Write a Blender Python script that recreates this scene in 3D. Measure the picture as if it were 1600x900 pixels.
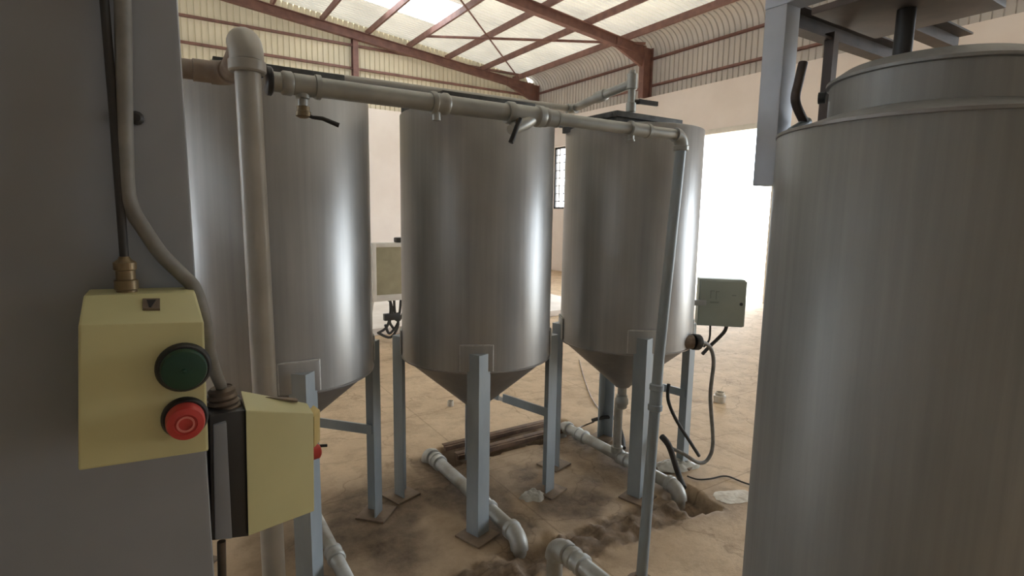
import bpy, bmesh, math, random
from mathutils import Vector, Matrix, noise
random.seed(7)
SC = bpy.context.scene
COL = SC.collection
for o in list(bpy.data.objects):
    bpy.data.objects.remove(o)

# ------------------------------------------------------------------ camera
EYE = Vector((0.0, 0.0, 1.9))
CR = Vector((0.84451011, -0.53530993, 0.01568289))     # camera right
CD = Vector((-0.05949638, -0.12288456, -0.99063594))   # camera down
CF = Vector((0.53222444, 0.83566899, -0.13562626))     # camera forward
cam_data = bpy.data.cameras.new('camera')
cam_data.sensor_fit = 'HORIZONTAL'
cam_data.sensor_width = 36.0
cam_data.lens = 850.0 / 1600.0 * 36.0
cam_data.clip_start = 0.05
cam_data.clip_end = 400
cam = bpy.data.objects.new('camera', cam_data)
COL.objects.link(cam)
M = Matrix.Identity(4)
for i in range(3):
    M[i][0] = CR[i]; M[i][1] = -CD[i]; M[i][2] = -CF[i]; M[i][3] = EYE[i]
cam.matrix_world = M
SC.camera = cam

# ------------------------------------------------------------------ world, exposure
SC.view_settings.view_transform = 'Standard'
SC.view_settings.look = 'None'
SC.view_settings.gamma = 1.0
SC.view_settings.use_curve_mapping = False
SC.view_settings.exposure = 0.62
SKY = 9.0
world = bpy.data.worlds.new('daylight')
SC.world = world
world.use_nodes = True
bg = world.node_tree.nodes['Background']
bg.inputs['Color'].default_value = (0.85, 0.925, 1.0, 1)
bg.inputs['Strength'].default_value = SKY
SC.cycles.max_bounces = 10
SC.cycles.diffuse_bounces = 6
SC.cycles.transmission_bounces = 6
SC.cycles.sample_clamp_indirect = 8

def portal(name, loc, sx, sy, rot):
    l = bpy.data.lights.new(name, 'AREA'); l.shape = 'RECTANGLE'; l.size = sx; l.size_y = sy
    l.cycles.is_portal = True
    o = bpy.data.objects.new(name, l); o.location = loc; o.rotation_euler = rot
    COL.objects.link(o)
# ------------------------------------------------------------------ materials
def new_mat(name):
    m = bpy.data.materials.new(name); m.use_nodes = True
    nt = m.node_tree
    return m, nt, nt.nodes['Principled BSDF']

def N(nt, t, **kw):
    n = nt.nodes.new(t)
    for k, v in kw.items():
        if k in n.inputs.keys(): n.inputs[k].default_value = v
        else: setattr(n, k, v)
    return n

def coords(nt, scale=(1, 1, 1)):
    tc = N(nt, 'ShaderNodeTexCoord'); mp = N(nt, 'ShaderNodeMapping')
    mp.inputs['Scale'].default_value = scale
    nt.links.new(tc.outputs['Object'], mp.inputs['Vector'])
    return mp.outputs['Vector']

def noise_mix(nt, vec, c1, c2, scale=5, detail=4, lo=.35, hi=.65, rough=.55):
    n = N(nt, 'ShaderNodeTexNoise'); n.inputs['Scale'].default_value = scale
    n.inputs['Detail'].default_value = detail; n.inputs['Roughness'].default_value = rough
    nt.links.new(vec, n.inputs['Vector'])
    r = N(nt, 'ShaderNodeValToRGB')
    r.color_ramp.elements[0].position = lo; r.color_ramp.elements[1].position = hi
    r.color_ramp.elements[0].color = (*c1, 1); r.color_ramp.elements[1].color = (*c2, 1)
    nt.links.new(n.outputs['Fac'], r.inputs['Fac'])
    return r.outputs['Color'], n.outputs['Fac']

def simple(name, c1, c2=None, rough=.5, metal=0., scale=6, stretch=(1, 1, 1), bump=0., lo=.35, hi=.65, rough_var=0., aniso=0., spec=.5):
    m, nt, p = new_mat(name)
    c2 = c2 or tuple(x * .8 for x in c1)
    v = coords(nt, stretch)
    col, fac = noise_mix(nt, v, c1, c2, scale, lo=lo, hi=hi)
    nt.links.new(col, p.inputs['Base Color'])
    p.inputs['Roughness'].default_value = rough
    p.inputs['Metallic'].default_value = metal
    p.inputs['Specular IOR Level'].default_value = spec
    if rough_var:
        mr = N(nt, 'ShaderNodeMapRange')
        mr.inputs['From Min'].default_value = .3; mr.inputs['From Max'].default_value = .7
        mr.inputs['To Min'].default_value = rough - rough_var; mr.inputs['To Max'].default_value = rough + rough_var
        nt.links.new(fac, mr.inputs['Value']); nt.links.new(mr.outputs['Result'], p.inputs['Roughness'])
    if bump:
        b = N(nt, 'ShaderNodeBump'); b.inputs['Strength'].default_value = bump; b.inputs['Distance'].default_value = .02
        nt.links.new(fac, b.inputs['Height']); nt.links.new(b.outputs['Normal'], p.inputs['Normal'])
    return m

MAT = {}
# silver painted / galvanised tank sheet: vertical brush marks and faint cloudy mottling
def tank_mat(name, c1, c2, rough, metal):
    m, nt, p = new_mat(name)
    v = coords(nt, (14, 14, .5))
    col, fac = noise_mix(nt, v, c1, c2, 2.0, 6, .3, .72)
    v2 = coords(nt, (1, 1, .6))
    n2 = N(nt, 'ShaderNodeTexNoise'); n2.inputs['Scale'].default_value = 3.2; n2.inputs['Detail'].default_value = 5
    nt.links.new(v2, n2.inputs['Vector'])
    mx = N(nt, 'ShaderNodeMix', data_type='RGBA', blend_type='MULTIPLY')
    mx.inputs[0].default_value = .55
    r2 = N(nt, 'ShaderNodeValToRGB')
    r2.color_ramp.elements[0].position = .3; r2.color_ramp.elements[0].color = (.70, .70, .70, 1)
    r2.color_ramp.elements[1].position = .65; r2.color_ramp.elements[1].color = (1, 1, 1, 1)
    nt.links.new(n2.outputs['Fac'], r2.inputs['Fac'])
    nt.links.new(col, mx.inputs[6]); nt.links.new(r2.outputs['Color'], mx.inputs[7])
    nt.links.new(mx.outputs[2], p.inputs['Base Color'])
    mr = N(nt, 'ShaderNodeMapRange')
    mr.inputs['From Min'].default_value = .3; mr.inputs['From Max'].default_value = .7
    mr.inputs['To Min'].default_value = rough - .05; mr.inputs['To Max'].default_value = rough + .07
    nt.links.new(n2.outputs['Fac'], mr.inputs['Value']); nt.links.new(mr.outputs['Result'], p.inputs['Roughness'])
    p.inputs['Metallic'].default_value = metal
    b = N(nt, 'ShaderNodeBump'); b.inputs['Strength'].default_value = .06; b.inputs['Distance'].default_value = .01
    nt.links.new(fac, b.inputs['Height']); nt.links.new(b.outputs['Normal'], p.inputs['Normal'])
    return m
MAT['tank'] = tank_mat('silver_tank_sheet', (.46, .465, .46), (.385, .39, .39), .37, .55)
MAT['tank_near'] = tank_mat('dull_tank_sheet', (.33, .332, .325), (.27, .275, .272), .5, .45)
MAT['bead'] = simple('bright_weld_bead', (.60, .61, .60), (.48, .49, .48), .5, .3, 30)
MAT['cone'] = simple('silver_cone', (.36, .35, .345), (.28, .275, .27), .5, .7, 4)
MAT['leg'] = simple('blue_grey_leg_paint', (.36, .41, .44), (.28, .325, .35), .45, .2, 5, (1, 1, .4))
MAT['pipe'] = simple('silver_pipe_paint', (.41, .42, .395), (.33, .335, .315), .40, .45, 8, bump=.05)
MAT['pipe_white'] = simple('cream_pipe_paint', (.47, .46, .425), (.40, .39, .355), .42, .3, 7)
MAT['pipe_rust'] = simple('rusty_pipe', (.36, .31, .27), (.22, .16, .13), .6, .2, 9)
MAT['floorpipe'] = simple('dusty_silver_pipe', (.48, .49, .47), (.33, .32, .28), .5, .35, 7, bump=.1)
MAT['dark'] = simple('dark_steel', (.045, .045, .045), (.03, .03, .03), .5, .4)
MAT['lid'] = simple('dark_lid_steel', (.10, .105, .10), (.05, .05, .05), .55, .4, 12)
MAT['black'] = simple('black_plastic', (.012, .012, .013), (.018, .018, .018), .4)
MAT['rubber'] = simple('black_rubber', (.03, .029, .028), (.05, .048, .045), .7)
MAT['cabinet'] = simple('grey_cabinet_paint', (.28, .292, .315), (.225, .236, .255), .5, .1, 3, bump=.03)
MAT['yellow'] = simple('cream_yellow_enclosure', (.60, .575, .31), (.54, .51, .27), .45, 0, 4, bump=.02)
MAT['yellow_side'] = simple('ochre_enclosure_edge', (.72, .58, .25), (.62, .5, .22), .5, 0, 4)
MAT['green'] = simple('dark_green_button', (.008, .055, .03), (.006, .04, .022), .35)
MAT['red'] = simple('red_button', (.55, .055, .045), (.45, .04, .035), .4)
MAT['redline'] = simple('pale_red_ring', (.70, .22, .19), (.65, .2, .17), .5)
MAT['conduit'] = simple('grey_conduit', (.24, .235, .22), (.17, .165, .15), .6, .1, 20)
MAT['brass'] = simple('tarnished_brass', (.28, .21, .12), (.16, .12, .07), .45, .6, 15)
MAT['gland'] = simple('brown_metal_gland', (.22, .17, .13), (.10, .08, .06), .5, .6, 15)
MAT['plate'] = simple('dusty_steel_plate', (.30, .225, .16), (.19, .14, .10), .7, .2, 9)
MAT['edging'] = simple('rusty_angle', (.20, .125, .08), (.11, .07, .05), .75, .1, 12)
MAT['rag'] = simple('crumpled_plastic', (.62, .62, .57), (.4, .38, .32), .3, 0, 12, bump=.4)
MAT['ebox'] = simple('pale_green_grey_box', (.36, .41, .37), (.31, .36, .325), .5, .05, 4)
MAT['ebox_mark'] = simple('faded_label', (.24, .29, .26), (.22, .26, .24), .6)
MAT['panel'] = simple('olive_panel', (.40, .37, .25), (.33, .31, .21), .6, 0, 5)
MAT['panel_frame'] = simple('white_panel_frame', (.75, .73, .68), (.66, .64, .6), .5)
MAT['motor'] = simple('dark_green_motor', (.04, .055, .042), (.025, .035, .028), .5, .2, 9)
MAT['beam_dark'] = simple('dark_brown_channel', (.10, .075, .065), (.06, .05, .045), .6, .3, 8)
MAT['post'] = simple('blue_grey_post_with_flare', (.50, .53, .58), (.44, .47, .52), .5, .15, 4)  # blue-grey, base colour lifted to paint in the flare
MAT['steel_red'] = simple('red_oxide_steel', (.235, .12, .095), (.17, .085, .07), .65, 0, 5)
MAT['pot'] = simple('white_plastic_pot', (.62, .58, .5), (.5, .45, .38), .5)
MAT['powder'] = simple('white_powder', (.78, .74, .66), (.6, .54, .45), .9, 0, 14, bump=.3)
MAT['debris'] = simple('soil_crumbs', (.18, .13, .09), (.26, .2, .14), .95, 0, 20)
MAT['jamb'] = simple('cream_door_frame', (.72, .68, .6), (.65, .6, .52), .5)
MAT['plaster'] = simple('pinkish_plaster', (.80, .725, .66), (.75, .67, .605), .85, 0, 1.2, bump=.03)
MAT['dark_wall'] = simple('darkened_unseen_wall', (.60, .56, .51), (.52, .48, .44), .9, 0, 3)  # invented tone for the unseen walls, lowered to cut bounce light
MAT['plinth'] = simple('whitewashed_slab', (.84, .78, .72), (.72, .65, .58), .8, 0, 2.5)
MAT['yard'] = simple('yard_sand', (.62, .54, .43), (.52, .45, .35), .95, 0, .5)

def sheet_mat(name, c, trans):
    m, nt, p = new_mat(name)
    out = nt.nodes['Material Output']
    v = coords(nt, (1, 1, 1))
    col, fac = noise_mix(nt, v, c, tuple(x * .86 for x in c), .7, 3)
    nt.links.new(col, p.inputs['Base Color']); p.inputs['Roughness'].default_value = .65
    t = N(nt, 'ShaderNodeBsdfTranslucent'); nt.links.new(col, t.inputs['Color'])
    mx = N(nt, 'ShaderNodeMixShader'); mx.inputs[0].default_value = trans
    nt.links.new(p.outputs[0], mx.inputs[1]); nt.links.new(t.outputs[0], mx.inputs[2])
    nt.links.new(mx.outputs[0], out.inputs['Surface'])
    return m
MAT['roof'] = sheet_mat('translucent_cream_roofing', (.80, .76, .66), .055)
MAT['roof_opaque'] = sheet_mat('cream_roofing', (.62, .58, .50), .0)
MAT['skylight'] = sheet_mat('clear_roof_light', (.95, .95, .93), .75)
MAT['clad'] = sheet_mat('cream_wall_sheeting', (.62, .545, .39), .02)
MAT['clad_right'] = sheet_mat('greyish_wall_sheeting', (.50, .445, .375), .02)

def floor_mat():
    m, nt, p = new_mat('dusty_concrete_floor')
    v = coords(nt)
    col, fac = noise_mix(nt, v, (.66, .50, .335), (.52, .385, .25), 1.6, 8, .35, .66, .65)
    c2, f2 = noise_mix(nt, v, (.30, .25, .19), (1, 1, 1), 4.3, 10, .30, .52, .72)
    mx = N(nt, 'ShaderNodeMix', data_type='RGBA', blend_type='MULTIPLY'); mx.inputs[0].default_value = .45
    nt.links.new(col, mx.inputs[6]); nt.links.new(c2, mx.inputs[7])
    # soil and damp earth where the floor was dug up
    at = N(nt, 'ShaderNodeAttribute', attribute_name='soil')
    cs, fs = noise_mix(nt, v, (.10, .068, .042), (.29, .21, .14), 7, 10, .32, .68, .75)
    mx2 = N(nt, 'ShaderNodeMix', data_type='RGBA')
    nt.links.new(at.outputs['Fac'], mx2.inputs[0]); nt.links.new(mx.outputs[2], mx2.inputs[6]); nt.links.new(cs, mx2.inputs[7])
    # saw-cut slab joints
    bt = N(nt, 'ShaderNodeTexBrick'); bt.offset = 0.0
    bt.inputs['Color1'].default_value = (1, 1, 1, 1); bt.inputs['Color2'].default_value = (.97, .97, .97, 1)
    bt.inputs['Mortar'].default_value = (.45, .4, .36, 1)
    bt.inputs['Scale'].default_value = 1.0; bt.inputs['Mortar Size'].default_value = .006
    bt.inputs['Brick Width'].default_value = 1.9; bt.inputs['Row Height'].default_value = 1.15
    nt.links.new(v, bt.inputs['Vector'])
    mx3 = N(nt, 'ShaderNodeMix', data_type='RGBA', blend_type='MULTIPLY'); mx3.inputs[0].default_value = .4
    nt.links.new(mx2.outputs[2], mx3.inputs[6]); nt.links.new(bt.outputs['Color'], mx3.inputs[7])
    # hairline cracks
    vo = N(nt, 'ShaderNodeTexVoronoi', feature='DISTANCE_TO_EDGE'); vo.inputs['Scale'].default_value = 1.1
    nw = N(nt, 'ShaderNodeTexNoise'); nw.inputs['Scale'].default_value = 3.0; nw.inputs['Detail'].default_value = 6
    va = N(nt, 'ShaderNodeVectorMath', operation='MULTIPLY_ADD'); va.inputs[1].default_value = (.5, .5, .5)
    nt.links.new(v, nw.inputs['Vector']); nt.links.new(nw.outputs['Color'], va.inputs[0]); nt.links.new(v, va.inputs[2]); nt.links.new(va.outputs[0], vo.inputs['Vector'])
    rc = N(nt, 'ShaderNodeValToRGB'); rc.color_ramp.elements[0].position = 0; rc.color_ramp.elements[0].color = (.42, .36, .3, 1)
    rc.color_ramp.elements[1].position = .012; rc.color_ramp.elements[1].color = (1, 1, 1, 1)
    nt.links.new(vo.outputs['Distance'], rc.inputs['Fac'])
    mx4 = N(nt, 'ShaderNodeMix', data_type='RGBA', blend_type='MULTIPLY'); mx4.inputs[0].default_value = .45
    nt.links.new(mx3.outputs[2], mx4.inputs[6]); nt.links.new(rc.outputs['Color'], mx4.inputs[7])
    nt.links.new(mx4.outputs[2], p.inputs['Base Color'])
    p.inputs['Roughness'].default_value = .75
    p.inputs['Specular IOR Level'].default_value = .35
    b = N(nt, 'ShaderNodeBump'); b.inputs['Strength'].default_value = .5; b.inputs['Distance'].default_value = .02
    nt.links.new(f2, b.inputs['Height']); nt.links.new(b.outputs['Normal'], p.inputs['Normal'])
    return m
MAT['floor'] = floor_mat()

# ------------------------------------------------------------------ mesh builder
class MB:
    def __init__(self): self.v = []; self.f = []
    def add(self, verts, faces):
        o = len(self.v); self.v += [Vector(p) for p in verts]; self.f += [tuple(i + o for i in f) for f in faces]; return self
    def box(self, lo, hi, mat=None):
        x0, y0, z0 = lo; x1, y1, z1 = hi
        vs = [Vector(p) for p in ((x0, y0, z0), (x1, y0, z0), (x1, y1, z0), (x0, y1, z0), (x0, y0, z1), (x1, y0, z1), (x1, y1, z1), (x0, y1, z1))]
        if mat is not None: vs = [mat @ p for p in vs]
        return self.add(vs, [(0, 3, 2, 1), (4, 5, 6, 7), (0, 1, 5, 4), (1, 2, 6, 5), (2, 3, 7, 6), (3, 0, 4, 7)])
    def hexa(self, p):   # 8 points: bottom ring 4, top ring 4
        return self.add(p, [(0, 3, 2, 1), (4, 5, 6, 7), (0, 1, 5, 4), (1, 2, 6, 5), (2, 3, 7, 6), (3, 0, 4, 7)])
    def ring_sweep(self, rings, closed_ends=True, loop=False):
        n = len(rings[0]); vs = []; fs = []
        for r in rings: vs += r
        for i in range(len(rings) - 1):
            for k in range(n):
                a = i * n + k; b = i * n + (k + 1) % n
                fs.append((a, b, b + n, a + n))
        if closed_ends:
            fs.append(tuple(range(n - 1, -1, -1))); fs.append(tuple((len(rings) - 1) * n + k for k in range(n)))
        return self.add(vs, fs)
    def lathe(self, prof, c=(0, 0, 0), axis=(0, 0, 1), seg=32, caps=True):
        a = Vector(axis).normalized(); q = Vector((0, 0, 1)).rotation_difference(a).to_matrix()
        c = Vector(c); rings = []
        for r, h in prof:
            rings.append([c + q @ Vector((r * math.cos(2 * math.pi * k / seg), r * math.sin(2 * math.pi * k / seg), h)) for k in range(seg)])
        return self.ring_sweep(rings, caps)
    def cyl(self, p0, p1, r, r1=None, seg=24):
        p0 = Vector(p0); p1 = Vector(p1); L = (p1 - p0).length
        return self.lathe([(r, 0), (r if r1 is None else r1, L)], p0, p1 - p0, seg)
    def tube(self, pts, r, seg=12, sub=0):
        P = [Vector(p) for p in pts]
        if sub:
            Q = []
            n = len(P)
            for i in range(n - 1):
                a = P[max(i - 1, 0)]; b = P[i]; c = P[i + 1]; d = P[min(i + 2, n - 1)]
                for s in range(sub):
                    t = s / sub
                    Q.append(.5 * ((2 * b) + (c - a) * t + (2 * a - 5 * b + 4 * c - d) * t * t + (3 * b - a - 3 * c + d) * t ** 3))
            Q.append(P[-1]); P = Q
        rings = []; u = None
        for i, p in enumerate(P):
            t = (P[min(i + 1, len(P) - 1)] - P[max(i - 1, 0)]).normalized()
            if u is None:
                u = t.orthogonal().normalized()
            else:
                u = (u - t * u.dot(t)).normalized()
            w = t.cross(u)
            rr = r[i] if isinstance(r, (list, tuple)) else r
            rings.append([p + rr * (math.cos(2 * math.pi * k / seg) * u + math.sin(2 * math.pi * k / seg) * w) for k in range(seg)])
        return self.ring_sweep(rings)
    def elbow(self, c, d0, d1, R, r, seg=20, n=8):
        """bend centred on corner c, leaving along d0 and d1, centreline radius R"""
        d0 = Vector(d0).normalized(); d1 = Vector(d1).normalized(); c = Vector(c)
        o = c + R * d0 + R * d1 if abs(d0.dot(d1)) < .5 else None
        pts = []
        for i in range(n + 1):
            a = math.pi / 2 * i / n
            if o is not None: pts.append(o - R * d1 * math.cos(a) - R * d0 * math.sin(a))
            else:
                t = i / n; pts.append((c + d0 * R) * (1 - t) ** 2 + 2 * c * t * (1 - t) + (c + d1 * R) * t * t)
        return self.tube(pts, r, seg)
    def bar(self, p0, p1, w, h, up=(0, 0, 1)):
        p0 = Vector(p0); p1 = Vector(p1); t = (p1 - p0).normalized(); s = t.cross(Vector(up)).normalized(); u = s.cross(t)
        pr = [(-w / 2, -h / 2), (w / 2, -h / 2), (w / 2, h / 2), (-w / 2, h / 2)]
        return self.ring_sweep([[p + s * a + u * b for a, b in pr] for p in (p0, p1)])
    def profile_bar(self, p0, p1, prof, up=(0, 0, 1)):
        p0 = Vector(p0); p1 = Vector(p1); t = (p1 - p0).normalized(); s = t.cross(Vector(up)).normalized(); u = s.cross(t)
        return self.ring_sweep([[p + s * a + u * b for a, b in prof] for p in (p0, p1)])
    def build(self, name, mat, parent=None, bevel=0., smooth=40, origin=None):
        root = parent
        while root is not None and root.parent is not None: root = root.parent
        off = Vector(root.location) if root is not None else Vector(origin or (0, 0, 0))
        me = bpy.data.meshes.new(name)
        bm = bmesh.new()
        vs = [bm.verts.new(p - off) for p in self.v]
        for f in self.f:
            try: bm.faces.new([vs[i] for i in f])
            except ValueError: pass
        bmesh.ops.recalc_face_normals(bm, faces=bm.faces)
        if bevel:
            es = [e for e in bm.edges if len(e.link_faces) == 2 and e.calc_face_angle(0) > math.radians(50)]
            bmesh.ops.bevel(bm, geom=es, offset=bevel, segments=2, affect='EDGES', profile=.6)
        for f in bm.faces: f.smooth = True
        for e in bm.edges:
            if len(e.link_faces) == 2 and e.calc_face_angle(0) > math.radians(smooth): e.smooth = False
        bm.to_mesh(me); bm.free()
        me.materials.append(MAT[mat] if isinstance(mat, str) else mat)
        o = bpy.data.objects.new(name, me); COL.objects.link(o)
        if parent is not None: o.parent = parent
        elif origin is not None: o.location = origin
        return o

def thing(name, label, cat, loc=(0, 0, 0), group=None):
    o = bpy.data.objects.new(name, None); COL.objects.link(o)
    o.location = loc; o.empty_display_size = .1
    o['label'] = label; o['category'] = cat
    if group: o['group'] = group
    return o
def tag(o, label, cat, group=None, kind=None):
    o['label'] = label; o['category'] = cat
    if group: o['group'] = group
    if kind: o['kind'] = kind
    return o
def struct(o):
    o['kind'] = 'structure'; return o
def ray(px, py):
    return CR * (px - 800) + CD * (py - 450) + CF * 850
def at(px, py, Y):
    d = ray(px, py); return EYE + d * (Y / d.y)
def rotz(a, c=(0, 0, 0)):
    return Matrix.Translation(Vector(c)) @ Matrix.Rotation(a, 4, 'Z')

# ================================================================== THE SHED
XR, YG, XL, YB = 11.19, 16.4, -12.2, -7.0
WT = .36
def roof_z(x): return 7.6 - .109 * x if x > -.5 else 7.6545 + .109 * (x + .5)

# floor with the dug-up strips around the pipes
def fbm(x, y, s, o=4): return noise.fractal(Vector((x * s, y * s, 3.7)), 1.0, 2.0, o)
def smooth(e0, e1, t):
    t = max(0, min(1, (t - e0) / (e1 - e0))); return t * t * (3 - 2 * t)
def strip(x, y, x0, x1, y0, y1, soft=.05):
    w = .05 * fbm(x, y, 5.0)
    x += w; y += .05 * fbm(y + 9, x, 5.5)
    return min(smooth(x0 - soft, x0 + soft, x), 1 - smooth(x1 - soft, x1 + soft, x), smooth(y0 - soft, y0 + soft, y), 1 - smooth(y1 - soft, y1 + soft, y))
def floor_h(x, y):
    soil = 0; h = 0
    t = strip(x, y, 1.75, 3.02, 3.55, 3.83, .02); soil = max(soil, t); h -= .16 * t
    t = strip(x, y, .35, 2.82, 2.10, 2.38, .03); soil = max(soil, 1.0 * t); h += t * (.004 + .036 * fbm(x, y, 13))
    t = strip(x, y, 2.76, 3.0, 2.10, 2.40, .03); soil = max(soil, t); h -= .09 * t
    t = strip(x, y, 2.50, 3.10, 2.55, 3.55, .10); soil = max(soil, .8 * t); h -= .012 * t
    t = strip(x, y, 1.46, 1.86, 2.5, 3.8, .05); soil = max(soil, .9 * t); h -= .008 * t
    t = strip(x, y, 1.5, 1.82, 2.22, 2.42, .04); soil = max(soil, t); h -= .05 * t
    t = strip(x, y, .75, 1.45, 2.85, 3.35, .12) ; soil = max(soil, .5 * t * (0.6 + fbm(x, y, 4)))
    t = strip(x, y, .35, 3.15, 2.05, 3.75, .22)
    soil = max(soil, t * (.38 + .6 * smooth(-.25, .45, fbm(x + 4, y, 2.1))))
    t = strip(x, y, -.2, 2.2, 1.2, 2.6, .35)
    soil = max(soil, t * .65 * smooth(-.2, .5, fbm(x + 7, y, 1.6)))
    h += .003 * fbm(x, y, 6)
    return h, max(0, min(1, soil))
def make_floor():
    x0, x1, y0, y1, st = -.4, 4.4, .9, 4.6, .025
    nx = round((x1 - x0) / st); ny = round((y1 - y0) / st)
    vs = []; soil = []; fs = []
    for j in range(ny + 1):
        for i in range(nx + 1):
            x = x0 + st * i; y = y0 + st * j
            h, s = floor_h(x, y)
            e = min(1, min(i, nx - i, j, ny - j) / 8)
            vs.append((x, y, h * e)); soil.append(s * e)
    for j in range(ny):
        for i in range(nx):
            a = j * (nx + 1) + i; fs.append((a, a + 1, a + nx + 2, a + nx + 1))
    X = [XL - WT, x0, x1, XR + WT]; Y = [YB - WT, y0, y1, YG + WT]
    for i in range(3):
        for j in range(3):
            if i == 1 and j == 1: continue
            o = len(vs)
            vs += [(X[i], Y[j], 0), (X[i + 1], Y[j], 0), (X[i + 1], Y[j + 1], 0), (X[i], Y[j + 1], 0)]
            soil += [0] * 4; fs.append((o, o + 1, o + 2, o + 3))
    o = len(vs)
    me = bpy.data.meshes.new('floor'); me.from_pydata(vs, [], fs)
    for p in me.polygons: p.use_smooth = True
    a = me.attributes.new('soil', 'FLOAT', 'POINT'); a.data.foreach_set('value', soil)
    me.materials.append(MAT['floor'])
    ob = bpy.data.objects.new('floor', me); COL.objects.link(ob); struct(ob)
make_floor()
b = MB(); b.box((XR + WT, -60, -.3), (90, 80, -.03)); struct(b.build('ground', 'yard'))
b = MB(); b.box((-20, 8.05, 0), (7.3, YG, .11)); 
b = MB(); b.box((XL, 8.05, 0), (7.3, YG, .11)); struct(b.build('trim_1', 'plinth', bevel=.01))

# masonry walls with openings
def wall(name, axis, pos, thick, u0, u1, z1, holes, mat='plaster'):
    us = sorted({u0, u1, *[h[0] for h in holes], *[h[1] for h in holes]}); zs = sorted({0, z1, *[h[2] for h in holes], *[h[3] for h in holes]})
    b = MB()
    for i in range(len(us) - 1):
        for k in range(len(zs) - 1):
            uc = (us[i] + us[i + 1]) / 2; zc = (zs[k] + zs[k + 1]) / 2
            if any(h[0] < uc < h[1] and h[2] < zc < h[3] for h in holes): continue
            if axis == 'x': b.box((pos, us[i], zs[k]), (pos + thick, us[i + 1], zs[k + 1]))
            else: b.box((us[i], pos, zs[k]), (us[i + 1], pos + thick, zs[k + 1]))
    return struct(b.build(name, mat))
DOOR = (7.02, 10.3, 0, 3.95); WIN = (13.7, 15.15, 2.08, 4.12); DOOR2 = (-2.6, .9, 0, 4.2)
wall('wall_right', 'x', XR, WT, YB, YG + WT, 5.05, [DOOR, WIN, DOOR2])
wall('wall_far', 'y', YG, WT, XL, XR, 4.93, [])
wall('wall_left', 'x', XL - WT, WT, YB, YG + WT, 6.3, [(9, 12, 2.0, 4.5)], 'dark_wall')
wall('wall_near', 'y', YB - WT, WT, XL - WT, XR + WT, 6.3, [], 'dark_wall')
portal('daylight_portal_door', (XR + WT, (DOOR[0] + DOOR[1]) / 2, 2), 4.0, 3.3, (0, math.radians(90), 0))
portal('daylight_portal_second_door', (XR + WT, (DOOR2[0] + DOOR2[1]) / 2, 2.1), 4.2, 3.5, (0, math.radians(90), 0))

def frame_x(name, h, w=.10, mat='jamb'):
    b = MB()
    x0, x1 = XR - .03, XR + .12
    b.box((x0, h[0] - .02, h[2]), (x1, h[0] + w, h[3])); b.box((x0, h[1] - w, h[2]), (x1, h[1] + .02, h[3]))
    b.box((x0, h[0] + w, h[3] - w), (x1, h[1] - w, h[3] + .02))
    return struct(b.build(name, mat, bevel=.006))
frame_x('door_1', DOOR); frame_x('door_2', DOOR2)
b = MB(); x0, x1 = XR + .1, XR + .16
b.box((x0, WIN[0], WIN[2]), (x1, WIN[0] + .06, WIN[3])); b.box((x0, WIN[1] - .06, WIN[2]), (x1, WIN[1], WIN[3]))
b.box((x0, WIN[0], WIN[2]), (x1, WIN[1], WIN[2] + .06)); b.box((x0, WIN[0], WIN[3] - .06), (x1, WIN[1], WIN[3]))
for k in range(1, 6): y = WIN[0] + (WIN[1] - WIN[0]) * k / 6; b.box((x0 + .02, y - .012, WIN[2]), (x1 - .02, y + .012, WIN[3]))
for k in range(1, 8): z = WIN[2] + (WIN[3] - WIN[2]) * k / 8; b.box((x0 + .02, WIN[0], z - .012), (x1 - .02, WIN[1], z + .012))
struct(b.build('window_1', 'dark'))

# ribbed sheeting: flat pans with narrow ribs pressed outwards
def rib_profile(u0, u1, pitch=.15, w=.036, d=.042):
    pts = [(u0, 0)]; u = u0 + .06
    while u + w < u1:
        pts += [(u, 0), (u + .006, d), (u + w - .006, d), (u + w, 0)]; u += pitch
    pts.append((u1, 0)); return pts
def sheet_y(name, path, y0, y1, mat, flip=False, pitch=.15):
    """sheet whose ribs follow the XZ path, profile along Y; ribs pressed to the left-hand normal of the path"""
    prof = rib_profile(y0, y1, pitch); P = [Vector((x, 0, z)) for x, z in path]
    nr = []
    for i in range(len(P)):
        t = (P[min(i + 1, len(P) - 1)] - P[max(i - 1, 0)]).normalized(); n = Vector((t.z, 0, -t.x))
        nr.append(-n if flip else n)
    vs = []; fs = []; m = len(prof)
    for i, p in enumerate(P):
        for y, d in prof: q = p + nr[i] * d; vs.append((q.x, y, q.z))
    for i in range(len(P) - 1):
        for k in range(m - 1): a = i * m + k; fs.append((a, a + 1, a + m + 1, a + m))
    b = MB(); b.add(vs, fs); return struct(b.build(name, mat, smooth=30))
# right wall sheeting, eave curve and roof
XC = XR + .30
sheet_y('wall_upper_right', [(XC, 4.98), (XC, 6.12)], YB - .3, YG + .2, 'clad_right')
arc = [(XC, 6.12)]
for k in range(1, 9):
    a = math.radians(83.8) * k / 8; arc.append((XC - .52 * (1 - math.cos(a)), 6.12 + .52 * math.sin(a)))
ex, ez = arc[-1]
arc.append((ex - .35, ez + .35 * .109 - .012))
def deck(x): return ez + (ex - x) * .109
sheet_y('ceiling_eave', arc, YB - .3, YG + .2, 'clad_right')
SK = (13.1, 14.75, 3.9, 6.75)      # roof light Y0, Y1, X0, X1
sheet_y('ceiling_6', [(ex, ez), (6.0, deck(6.0)), (-.5, deck(-.5))], YB - .3, -1.5, 'roof_opaque')
sheet_y('ceiling_1', [(ex, ez), (6.0, deck(6.0)), (-.5, deck(-.5))], -1.5, SK[0], 'roof')
sheet_y('ceiling_2', [(ex, ez), (SK[3], deck(SK[3]))], SK[0], SK[1], 'roof')
sheet_y('ceiling_3', [(SK[2], deck(SK[2])), (-.5, deck(-.5))], SK[0], SK[1], 'roof')
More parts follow.
